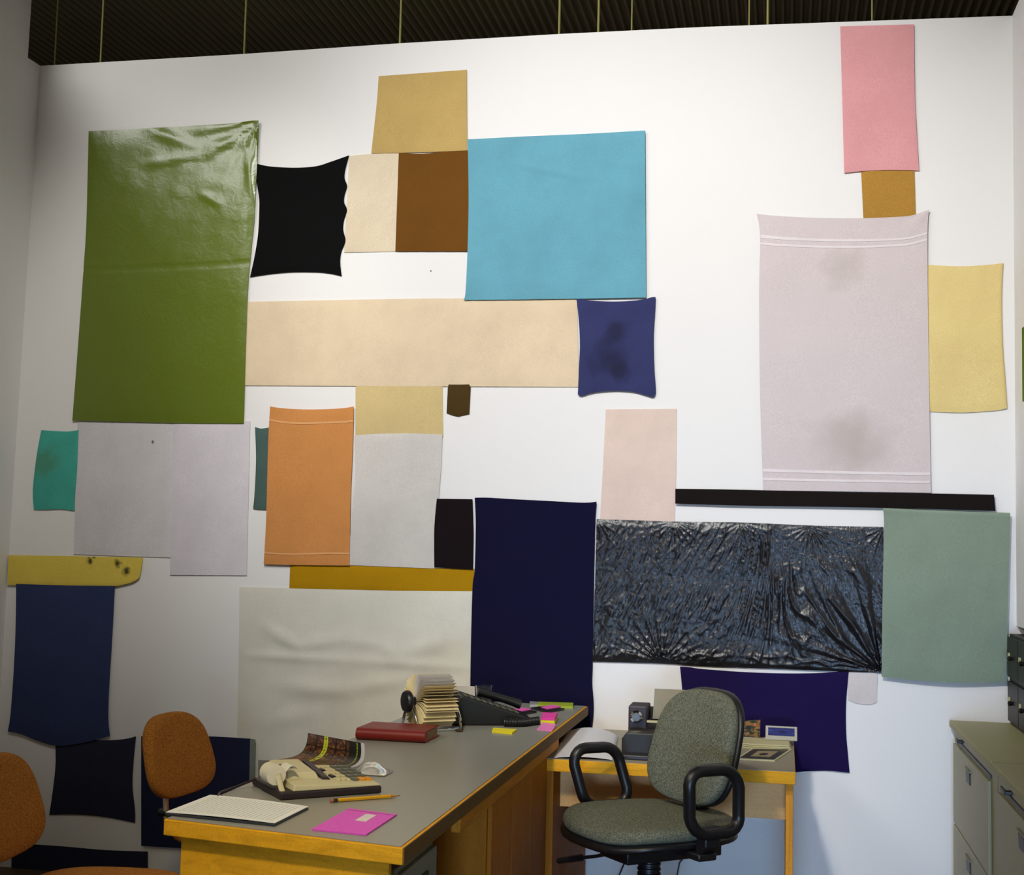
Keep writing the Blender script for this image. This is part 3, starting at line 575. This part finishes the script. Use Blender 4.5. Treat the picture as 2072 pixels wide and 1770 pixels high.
def flatthing(name, label, cat, p, z, t, m, group=None, nu=8, nv=8, lift=None, parent=None):
    cx = sum(a[0] for a in p)/4; cy = sum(a[1] for a in p)/4; q = [(a-cx, b-cy) for a, b in p]
    o = M().sheet(lambda u, v: tuple(Vector(quad(q, lift)(u, v))+Vector((0, 0, t))), nu, nv, (0, 0, -t)).build(name, m, smooth=60, loc=(cx, cy, z))
    if parent: o.parent = parent; o.location = (cx-parent.location.x, cy-parent.location.y, z-parent.location.z)
    elif label: tag(o, label, cat, group)
    return o
sheet_q = [(-1.2433,-2.1214),(-0.9923,-2.1815),(-0.997,-2.3657),(-1.2547,-2.3286)]
sheet_q[3] = (sheet_q[3][0]+.004, sheet_q[3][1])
flatthing('folder', 'thin dark folder lying under the white printed sheet', 'folder', [(a+.002, b-.006) for a, b in sheet_q], T, .004, plain('dark_folder', srgb(46, 48, 54), .5))
flatthing('paper_sheet', 'white printed sheet of paper at the near left corner of the desk', 'paper', sheet_q, T+.0046, .001, printed('typed_sheet', srgb(238, 238, 238), srgb(204, 206, 208), 26, 0), lift=lambda u, v: .002*math.sin(u*3))
pk = [(-0.9088,-2.1599),(-0.7936,-2.1896),(-0.7952,-2.3992),(-0.9125,-2.3835)]
ENV = N('magenta_paper'); v = ENV.coord(src='UV'); sx = ENV.add('ShaderNodeSeparateXYZ'); ENV.L(v, sx.inputs[0])
edge = ENV.math('LESS_THAN', ENV.math('ABSOLUTE', ENV.math('SUBTRACT', sx.outputs[1], .93)), .012); fl = ENV.noise(ENV.coord((40, 8, 1), 'UV'), 1, 3)
ENV.base(ENV.mix(edge, ENV.mix(fl, srgb(216, 56, 196), srgb(238, 100, 226)), srgb(150, 34, 120))); ENV.set(Roughness=.55)
e = flatthing('envelope', 'bright magenta envelope with a small white label on the near right of the desk', 'envelope', pk, T, .003, ENV.m)
lb = [(-0.8546,-2.2094),(-0.8295,-2.2176),(-0.8314,-2.2871),(-0.8569,-2.2797)]
flatthing('label', None, None, lb, T+.0032, .0006, plain('white_label', srgb(226, 216, 220), .7), parent=e, nu=2, nv=2)
# pencil
pc = thing('pencil', 'yellow pencil lying in front of the calculator', 'pencil', (-.972, -2.098, T+.0042))
a0 = Vector((0, 0, 0)); a1 = Vector((.128, .107, 0)); L = (a1-a0).length; ax = (a1-a0)/L
def seg(f0, f1, r0, r1, nm, m, n_=6): M().lathe([(r0, f0*L), (r1, f1*L)], n_, (0, 0, 0), ax).build(nm, m, pc, smooth=0)
seg(.10, .86, .0042, .0042, 'barrel', plain('pencil_yellow', srgb(226, 168, 30), .4)); seg(.86, .97, .0042, .0012, 'sharpened_tip', plain('pencil_wood', srgb(190, 130, 70), .7)); seg(.97, 1, .0012, .0003, 'lead', DK)
seg(.04, .10, .0042, .0042, 'ferrule', plain('ferrule_metal', srgb(70, 84, 60), .3, .7), 12); seg(0, .04, .004, .004, 'eraser', plain('eraser_pink', srgb(180, 100, 84), .8), 12)
# calculator
ca = math.atan2(.157, .185)
cal = thing('printing_calculator', 'cream desktop printing calculator with paper roll and dark base', 'calculator', (-1.083, -2.11, T), ca)
CRM = plain('cream_plastic', srgb(206, 196, 158), .5, 0, .05, 60); KEYG = plain('grey_key', srgb(96, 100, 92), .5); DBS = plain('dark_base', srgb(44, 34, 42), .5)
Wc, Dc = .243, .21
M().prism([(0, 0), (Wc, 0), (Wc-.004, Dc), (.004, Dc)], 0.0, .017).build('base', DBS, cal, smooth=0, bevel=.004)
# sloping top: higher toward the back-left printer
body = M(); body.hexa([(.030, .002, .017), (Wc-.002, .002, .017), (Wc-.004, Dc-.004, .017), (.030, Dc-.004, .017)], [(.034, .004, .030), (Wc-.004, .004, .021), (Wc-.006, Dc-.006, .034), (.034, Dc-.006, .044)])
body.build('housing', CRM, cal, smooth=0, bevel=.003)
def zt(x, y): return .0305 - .009*x/Wc + (.014 - .001*x/Wc)*y/Dc
M().hexa([(.036, .060, .025), (.118, .060, .025), (.122, Dc-.002, .03), (.036, Dc-.002, .03)], [(.042, .082, .046), (.112, .082, .044), (.115, Dc-.006, .055), (.042, Dc-.006, .057)]).build('printer_cover', CRM, cal, smooth=0, bevel=.004)
M().hexa([(.118, .055, .028), (.138, .05, .027), (.142, Dc-.01, .04), (.122, Dc-.01, .04)], [(.118, .058, .036), (.136, .058, .033), (.14, Dc-.012, .051), (.121, Dc-.012, .053)]).build('display_recess', DBS, cal, smooth=0, bevel=.001)
M().hexa([(.045, .115, .046), (.075, .115, .045), (.075, .15, .047), (.045, .15, .047)], [(.047, .117, .0515), (.073, .117, .0505), (.073, .148, .0545), (.047, .148, .055)]).build('tear_window', plain('smoke_window', srgb(90, 104, 96), .2), cal, smooth=0)
kx = [.146, .158, .170, .186, .203, .220]
for i, x in enumerate(kx):
    for j in range(5):
        y = .035+j*.032; w = .010 if i < 3 else .0135
        col = CRM if i < 3 else KEYG
        if i >= 4 and j == 0: col = plain('orange_key', srgb(222, 150, 40), .5)
        z0 = zt(x, y)-.004
        M().box(x, x+w, y, y+.024, z0, z0+.009).build('key', col if not (i == 0) else DK if j % 2 else CRM, cal, smooth=0, bevel=.0015)
M().lathe([(.008, -.025), (.0225, -.025), (.0225, .025), (.008, .025)], 28, (.004, .068, .048), (0, 1, 0)).build('paper_roll', plain('paper_roll_white', srgb(220, 212, 190), .8), cal)
M().tube([(.012, .012, .006), (.010, .026, .024), (.004, .034, .050)], .0065, 8, flat=.6, up=(0, 1, 0)).build('roll_arm', CRM, cal)
M().sheet(lambda u, v: (.028+.03*v, .05+.05*u, .052+.014*math.sin(PI*v*.9)), 4, 12, (0, 0, -.0006)).build('paper_tape', plain('tape_paper', srgb(226, 222, 210), .8), cal, smooth=60)
M().tube([(.0, .17, .02), (-.05, .165, .006), (-.10, .12, .004), (-.12, .07, .004)], .003, 6).build('power_cord', DBS, cal)
# brochure with a photo grid, curled up behind the calculator
n = N('brochure_print'); v = n.coord(src='UV'); sx = n.add('ShaderNodeSeparateXYZ'); n.L(v, sx.inputs[0]); U, V = sx.outputs[0], sx.outputs[1]
ph = n.noise(n.coord((14, 12, 1), 'UV'), 1, 4, .7); pcx = n.ramp(ph, [(.35, srgb(22, 12, 8)), (.5, srgb(72, 38, 20)), (.62, srgb(132, 86, 40)), (.75, srgb(170, 140, 70))])
br_ = n.add('ShaderNodeTexBrick', _Scale=1.0, _Mortar_Size=.014, _Brick_Width=.17, _Row_Height=.25); br_.offset = 0; n.L(v, br_.inputs['Vector'])
c = n.mix(br_.outputs['Fac'], pcx, srgb(24, 16, 10))
c = n.mix(n.math('MULTIPLY', n.math('GREATER_THAN', U, .74), n.math('LESS_THAN', U, 1.1)), c, srgb(24, 16, 14))
inr = lambda a, b: n.math('MULTIPLY', n.math('GREATER_THAN', U, a), n.math('LESS_THAN', U, b))
tx = n.noise(n.coord((8, 46, 1), 'UV'), 1, 1); 
c = n.mix(inr(.295, .365), c, n.mix(n.math('MULTIPLY', inr(.315, .345), n.math('GREATER_THAN', tx, .52)), srgb(184, 196, 40), srgb(90, 90, 20)))
c = n.mix(n.math('MULTIPLY', inr(.86, .885), n.math('GREATER_THAN', tx, .47)), c, srgb(120, 150, 40)); c = n.mix(inr(.94, 1.1), c, srgb(190, 188, 200))
n.base(c); n.set(Roughness=.35)
def broch(u, v):                                                    # top edge first
    tl, tr_, br2, bl2 = Vector((-1.205, -1.60, .816)), Vector((-1.04, -1.64, .803)), Vector((-1.045, -1.80, .764)), Vector((-1.235, -1.74, .768))
    p = tl*(1-u)*(1-v)+tr_*u*(1-v)+br2*u*v+bl2*(1-u)*v
    s_ = math.sin(PI*v)*.018
    return p + Vector((.018*math.sin(PI*v), .75*s_, -s_))
bo = M().sheet(lambda u, v: tuple(broch(u, v)-Vector((-1.12, -1.7, .742))), 16, 16, (0, .0006, -.0008)).build('brochure', n.m, smooth=60, loc=(-1.12, -1.7, .742))
tag(bo, 'curled dark brochure with a photo grid behind the calculator', 'brochure')
M().sheet(lambda u, v: tuple(broch(u*.98, 1-.0*v)+Vector((0, -.0-.0*v, -.006*v)) - Vector((-1.12, -1.7, .742))), 6, 3, (0, .001, 0)).build('lower_pages', plain('page_white', srgb(190, 188, 180), .7), bo, smooth=60)
# clear plastic tape dispenser sized lump right of the calculator
n = N('clear_plastic'); n.base((.9, .9, .92)); n.set(Roughness=.15, Transmission_Weight=.6, IOR=1.3); CLR = n.m
cb = M().sheet(lambda u, v: (-.045+.09*u, -.04+.08*v, .002+.022*math.sin(PI*u)*math.sin(PI*v)*(1+.5*nz(u*5, v*5))), 10, 10, (0, 0, -.0015)).build('plastic_wrapper', CLR, loc=(-1.0, -1.70, T+.0015), smooth=60)
tag(cb, 'crumpled clear plastic wrapper catching light behind the calculator', 'wrapper')
# red book
RED = plain('red_leather', srgb(124, 24, 14), .45, 0, .15, 60, .3, 200)
rbk = thing('book', 'thick red bound book lying in front of the rotary card file', 'book', (-1.108, -1.08, T), R(-1))
M().box(-.105, .104, -.07, .07, 0, .004).box(-.105, .104, -.07, .07, .030, .034).tube([(-.105, -.072, .017), (.104, -.072, .017)], .017, 16).build('cover', RED, rbk, bevel=.001)
M().box(-.100, .099, -.068, .066, .004, .030).build('page_block', plain('page_edges', srgb(150, 124, 84), .8), rbk, smooth=0)
# rotary card file
rf = thing('rotary_card_file', 'rotary card index full of cream cards on a bent chrome stand', 'card index', (-1.068, -.868, T), R(40))
CARD = plain('card_cream', srgb(226, 208, 160), .8, 0, .08, 20); CARDW = plain('card_white', srgb(224, 216, 206), .8)
C0 = Vector((0, 0, .088))
M().lathe([(.012, -.062), (.012, .062)], 12, C0, (1, 0, 0)).build('spindle', BLK, rf)
M().lathe([(.004, 0), (.03, .002), (.034, .008), (.034, .016), (.028, .022), (.01, .026)], 20, C0+Vector((-.092, 0, 0)), (1, 0, 0)).build('knob', BLK, rf)
M().lathe([(.006, 0), (.024, .002), (.026, .01), (.02, .016)], 18, C0+Vector((.075, 0, 0)), (1, 0, 0)).build('knob', BLK, rf)
for sx in (-.074, .074):
    M().tube([(sx, -.004, .088), (sx, -.035, .064), (sx, -.058, .035), (sx, -.06, .012), (sx, -.055, .005), (sx*.5, -.05, .004), (0, -.05, .004)], .0045, 8).tube([(sx, .0, .085), (sx, .03, .05), (sx, .05, .006)], .0045, 8).build('stand_leg', CHR, rf)
for i in range(46):
    a = R(-62+i*7.05 + random.uniform(-2, 2)); r1 = .083+random.uniform(-.003, .004)
    if -40 < math.degrees(a) < -20 and i % 2: continue
    ca_, sa = math.cos(a), math.sin(a)
    def fn(u, v, ca_=ca_, sa=sa, r1=r1):
        r_ = .014+(r1-.014)*v; b_ = .006*math.sin(PI*v)
        return (-.056+.112*u, -(ca_*r_ - sa*b_), .088+sa*r_+ca_*b_)
    M().sheet(fn, 1, 3, (0, .0006*sa, .0006*ca_)).build('card', CARDW if 14 < i < 22 else CARD, rf, smooth=60)
# telephone
TB = plain('phone_black', srgb(15, 15, 15), .45, 0, .1, 60)
tel = thing('telephone', 'black desk telephone with handset and coiled cord behind the card index', 'telephone', (-.94, -.61, T), R(20))
M().prism([(-.15, 0), (.13, 0), (.13, .02), (-.10, .092), (-.15, .092)], -.11, .085, 'y').build('body', TB, tel, smooth=0, bevel=.005)
sl = math.atan2(.072, .23)
def onsl(x, up=0): return .092-(x+.10)*.072/.23 + up
for i in range(9):
    for j in range(2):
        x = -.09+i*.021; y = -.055+j*.03
        M().hexa([(x, y, onsl(x, -.001)), (x+.014, y, onsl(x+.014, -.001)), (x+.014, y+.02, onsl(x+.014, -.001)), (x, y+.02, onsl(x, -.001))], [(x, y, onsl(x, .004)), (x+.014, y, onsl(x+.014, .004)), (x+.014, y+.02, onsl(x+.014, .004)), (x, y+.02, onsl(x, .004))]).build('key', plain('phone_key', srgb(96, 98, 84), .5), tel, smooth=0)
M().tube([(-.03, .062, .088), (-.01, .062, .084), (.04, .062, .071), (.09, .062, .056), (.115, .062, .048)], [.02, .017, .016, .018, .021], 10, flat=.8).build('handset', TB, tel, smooth=60)
cp = []
for i in range(260):
    t = i/259; a = 2*PI*26*t; bx = .03+.125*t; by = -.13-.02*math.sin(t*4)+.035*t
    cp.append((bx, by+.011*math.cos(a), .0135+.011*math.sin(a)))
M().tube(cp, .0028, 5).build('coiled_cord', TB, tel, smooth=60)
# cup and card
n = N('clear_glass'); n.base((.95, .97, .97)); n.set(Roughness=.03, Transmission_Weight=1.0, IOR=1.45); GLS = n.m
o = M().lathe([(.024, 0), (.0275, .002), (.0325, .062), (.0312, .062), (.0262, .006), (.0, .005)], 28).build('drinking_glass', GLS, loc=(-1.068, -.095, T)); tag(o, 'clear drinking glass at the far end of the desk', 'glass')
o = M().sheet(lambda u, v: (-.035+.07*u, .02*math.sin(u*2)-.02*(1-v), .065*(1-v)), 6, 4, (0, .0015, 0)).build('note_card', plain('note_white', srgb(214, 208, 196), .8), loc=(-1.12, -.18, T)); tag(o, 'upright white note card standing beside the drinking glass', 'card')
# sticky notes and trays
PNK = plain('note_pink', srgb(232, 96, 186), .8); YEL = plain('note_yellow', srgb(228, 214, 30), .8); LIM = plain('note_lime', srgb(158, 176, 44), .6)
SG = 'sticky notes on the desk'
def stack(name, label, cat, p, z, t, m, g=SG): return flatthing(name, label, cat, p, z, t, m, g, 2, 2)
stack('sticky_note_pad', 'yellow sticky pad under a pink one near the desk edge', 'sticky notes', [(-0.7829,-0.48),(-0.7337,-0.4742),(-0.7182,-0.6272),(-0.7626,-0.6317)], T, .014, YEL)
stack('sticky_note_pad', 'pink sticky pad stacked on the yellow pad', 'sticky notes', [(x, y) for x, y in [(-0.7829,-0.48),(-0.7337,-0.4742),(-0.7182,-0.6272),(-0.7626,-0.6317)]], T+.0143, .007, plain('note_hot_pink', srgb(222, 60, 160), .8))
flatthing('sticky_note_pad', 'pale pink curled sticky notes nearest the desk edge', 'sticky notes', [(-0.7545,-0.6414),(-0.7058,-0.6731),(-0.7003,-0.7809),(-0.7516,-0.7646)], T, .003, plain('note_pale_pink', srgb(226, 124, 190), .8), SG, lift=lambda u, v: .006*(1-v)**2)
stack('sticky_note', 'thin yellow sticky note pad in front of the coiled phone cord', 'sticky notes', [(-0.8824,-0.8029),(-0.8058,-0.8095),(-0.8051,-0.8911),(-0.8726,-0.8705)], T, .006, YEL)
stack('sticky_note', 'yellow note beside the telephone', 'sticky notes', [(-0.8944,-0.5105),(-0.8459,-0.5187),(-0.8427,-0.6372),(-0.8833,-0.614)], T, .002, YEL)
for p, q, lab, l2 in (([(-0.9046,-0.2676),(-0.8304,-0.3277),(-0.8671,-0.4437),(-0.9321,-0.3835)], [(-0.8888,-0.2764),(-0.8549,-0.3079),(-0.8837,-0.3931),(-0.92,-0.3492)], 'black holder tray right of the telephone', 'pink notes lying in the tray right of the telephone'),
                 ([(-0.8245,-0.1409),(-0.7509,-0.2202),(-0.7925,-0.3271),(-0.868,-0.2372)], [(-0.8035,-0.1482),(-0.7684,-0.1887),(-0.8021,-0.2714),(-0.835,-0.2237)], 'black holder tray below the lime green strip', 'pink notes lying in the tray below the lime strip')):
    stack('note_tray', lab, 'tray', p, T, .006, BLK, 'black note trays')
    stack('sticky_note', l2, 'sticky notes', q, T+.0063, .003, PNK)
o = flatthing('marker_strip', 'lime green ruler shaped strip at the far edge of the desk', 'ruler', [(-0.8709,-0.0626),(-0.7463,-0.0438),(-0.7295,-0.165),(-0.8597,-0.1554)], T, .008, LIM)
flatthing('clear_end', None, None, [(-0.9044,-0.06),(-0.8709,-0.0626),(-0.8597,-0.1554),(-0.8848,-0.1658)], T, .0078, CLR, parent=o, nu=2, nv=2)
o = M().lathe([(.004, 0), (.012, .002), (.013, .006), (.006, .009)], 12).build('cord_plug', plain('brown_plug', srgb(70, 50, 26), .6), loc=(-.972, -.885, T)); tag(o, 'small brown plug at the foot of the telephone', 'plug')
o = M().prism([(-.04, 0), (-.02, -.014), (.03, -.016), (.045, 0), (.02, .012), (-.02, .014)], 0, .012).build('stapler_remover', BLK, loc=(-1.125, -.93, T), bevel=.003, rot=(0, 0, .2)); o.name = 'staple_remover'; tag(o, 'small black object behind the red book', 'office tool')

# ------------------------------------------------------------------ things on the side desk
Z2 = .6602
wp = [(-0.746,-0.3897),(-0.5303,-0.3948),(-0.4989,-0.7911),(-0.6894,-0.8085)]; wp = [(-.745, -.24), (-.555, -.25), (-.512, -.775), (-.69, -.79)]
WHT = plain('paper_white', srgb(222, 222, 228), .8, 0, .03)
o = M().sheet(lambda u, v: (quad(wp)(u, v)[0]+.615, quad(wp)(u, v)[1]+.52, .002+.03*math.sin(PI*min(1, u*1.0))**.7*(1-.75*v)*(.5+.5*math.sin(PI*v*.5+.8))), 16, 16, (0, 0, -.0012)).build('paper_stack', WHT, loc=(-.615, -.52, Z2+.0005), smooth=60)
tag(o, 'large white bowed sheet of paper on the side desk', 'paper')
pr = thing('printer', 'dark printer with a grey paper support, half hidden by the office chair', 'printer', (-.31, -.44, Z2))
PRM = plain('printer_dark', srgb(30, 26, 22), .5, 0, .1, 60)
M().prism([(-.185, 0), (.12, 0), (.12, .055), (.10, .075), (-.17, .075), (-.185, .055)], -.24, .2, 'y').build('body', PRM, pr, smooth=0, bevel=.004)
M().prism([(.2, .03), (.2, .11), (.06, .125), (-.1, .085), (-.18, .03)], -.17, .105, 'x').build('top_cover', PRM, pr, smooth=0, bevel=.004)
M().box(-.178, -.118, -.12, .0, .06, .145).build('carriage_end', DBS, pr, smooth=0, bevel=.004)
M().lathe([(.018, 0), (.02, .004), (.02, .02), (.014, .026)], 18, (-.15, -.122, .113), (0, -1, 0)).build('platen_knob', CHR, pr)
M().hexa([(-.105, -.06, .10), (.11, -.06, .10), (.11, -.05, .10), (-.105, -.05, .10)], [(-.105, -.0, .19), (.11, -.0, .19), (.11, .01, .19), (-.105, .01, .19)]).build('paper_support', plain('support_grey', srgb(132, 126, 108), .6), pr, smooth=0)
M().box(-.115, .11, -.15, -.135, .098, .104).build('paper_bar', plain('bar_pale', srgb(190, 180, 140), .4), pr, smooth=0)
M().box(-.175, .11, -.30, -.245, 0, .014).build('front_tray', DK, pr, smooth=0, bevel=.003)
n = N('cover_picture'); v = n.coord(src='UV'); sx = n.add('ShaderNodeSeparateXYZ'); n.L(v, sx.inputs[0])
def inside(n, sx, a, b, c_, d): return n.math('MULTIPLY', n.math('MULTIPLY', n.math('GREATER_THAN', sx.outputs[0], a), n.math('LESS_THAN', sx.outputs[0], b)), n.math('MULTIPLY', n.math('GREATER_THAN', sx.outputs[1], c_), n.math('LESS_THAN', sx.outputs[1], d)))
c = n.mix(inside(n, sx, .05, .95, .05, .95), srgb(196, 190, 150), srgb(40, 36, 30)); c = n.mix(inside(n, sx, .25, .75, .25, .75), c, srgb(150, 136, 96))
dv = n.add('ShaderNodeVectorMath', operation='DISTANCE'); n.L(v, dv.inputs[0]); dv.inputs[1].default_value = (.5, .47, 0); c = n.mix(n.math('LESS_THAN', dv.outputs['Value'], .11), c, srgb(30, 20, 14))
n.base(c); n.set(Roughness=.4)
flatthing('magazine', 'dark framed magazine lying open at the front right of the side desk', 'magazine', [(-0.0965,-0.3762),(0.0349,-0.3395),(-0.0213,-0.6206),(-0.1398,-0.6218)], Z2, .004, n.m)
stk = thing('paper_pile', 'pile of cream booklets near the right end of the side desk', 'booklets', (-.02, -.3, Z2))
for i in range(3):
    M().box(-.16+.004*i, .05-.003*i, -.06, .10-.004*i, .006*i, .006*i+.005).build('booklet', plain('booklet_cream', srgb(190, 182, 140), .7), stk, smooth=0)
n = N('blue_print'); v = n.coord(src='UV'); sx = n.add('ShaderNodeSeparateXYZ'); n.L(v, sx.inputs[0]); w = n.noise(n.coord((3, 12, 1), 'UV'), 1, 4, .6, .5)
c = n.mix(inside(n, sx, .08, .92, .3, .88), srgb(176, 172, 158), n.ramp(w, [(.35, srgb(20, 22, 60)), (.6, srgb(50, 60, 130)), (.75, srgb(150, 150, 170))])); n.base(c); n.set(Roughness=.4)
o = M().sheet(lambda u, v: (-.055+.105*u, .03-.05*v-.0*u, .04*(1-v)), 6, 6, (0, .002, -.002)).build('postcard', n.m, loc=(.0, -.24, Z2+.0195), smooth=60); tag(o, 'card with a blue picture leaning at the right end of the side desk', 'card')
n = N('colour_print'); v = n.coord(src='UV'); n.base(n.ramp(n.noise(n.coord((4, 6, 1), 'UV'), 1, 3, .6), [(.35, srgb(16, 26, 26)), (.48, srgb(40, 52, 40)), (.55, srgb(140, 110, 40)), (.62, srgb(150, 50, 30)), (.7, srgb(190, 180, 150))])); n.set(Roughness=.4)
o = M().sheet(lambda u, v: (-.1+.1*u, .02-.04*v+.02*u, .055*(1-v)+.01*u), 6, 6, (0, .002, -.002)).build('leaflet', n.m, loc=(-.075, -.14, Z2), smooth=60); tag(o, 'small colourful leaflet propped beside the chair back', 'leaflet')
# cords
o = M().tube([(-.50, -.03, .60), (-.51, -.03, .40), (-.537, -.03, .224), (-.57, -.03, .143), (-.58, -.05, .0035), (-.55, -.1, .0035)], .0028, 6).build('power_cord', DK, smooth=60); tag(o, 'thin dark cord hanging below the side desk left of the chair column', 'cord', 'cords behind the side desk')
o = M().tube([(-.27, -.03, .60), (-.285, -.03, .43), (-.30, -.03, .30), (-.319, -.03, .25), (-.355, -.03, .20), (-.363, -.03, .157), (-.37, -.05, .0035), (-.33, -.09, .0035)], .0028, 6).build('power_cord', DK, smooth=60); tag(o, 'thin dark cord hanging below the side desk right of the chair column', 'cord', 'cords behind the side desk')
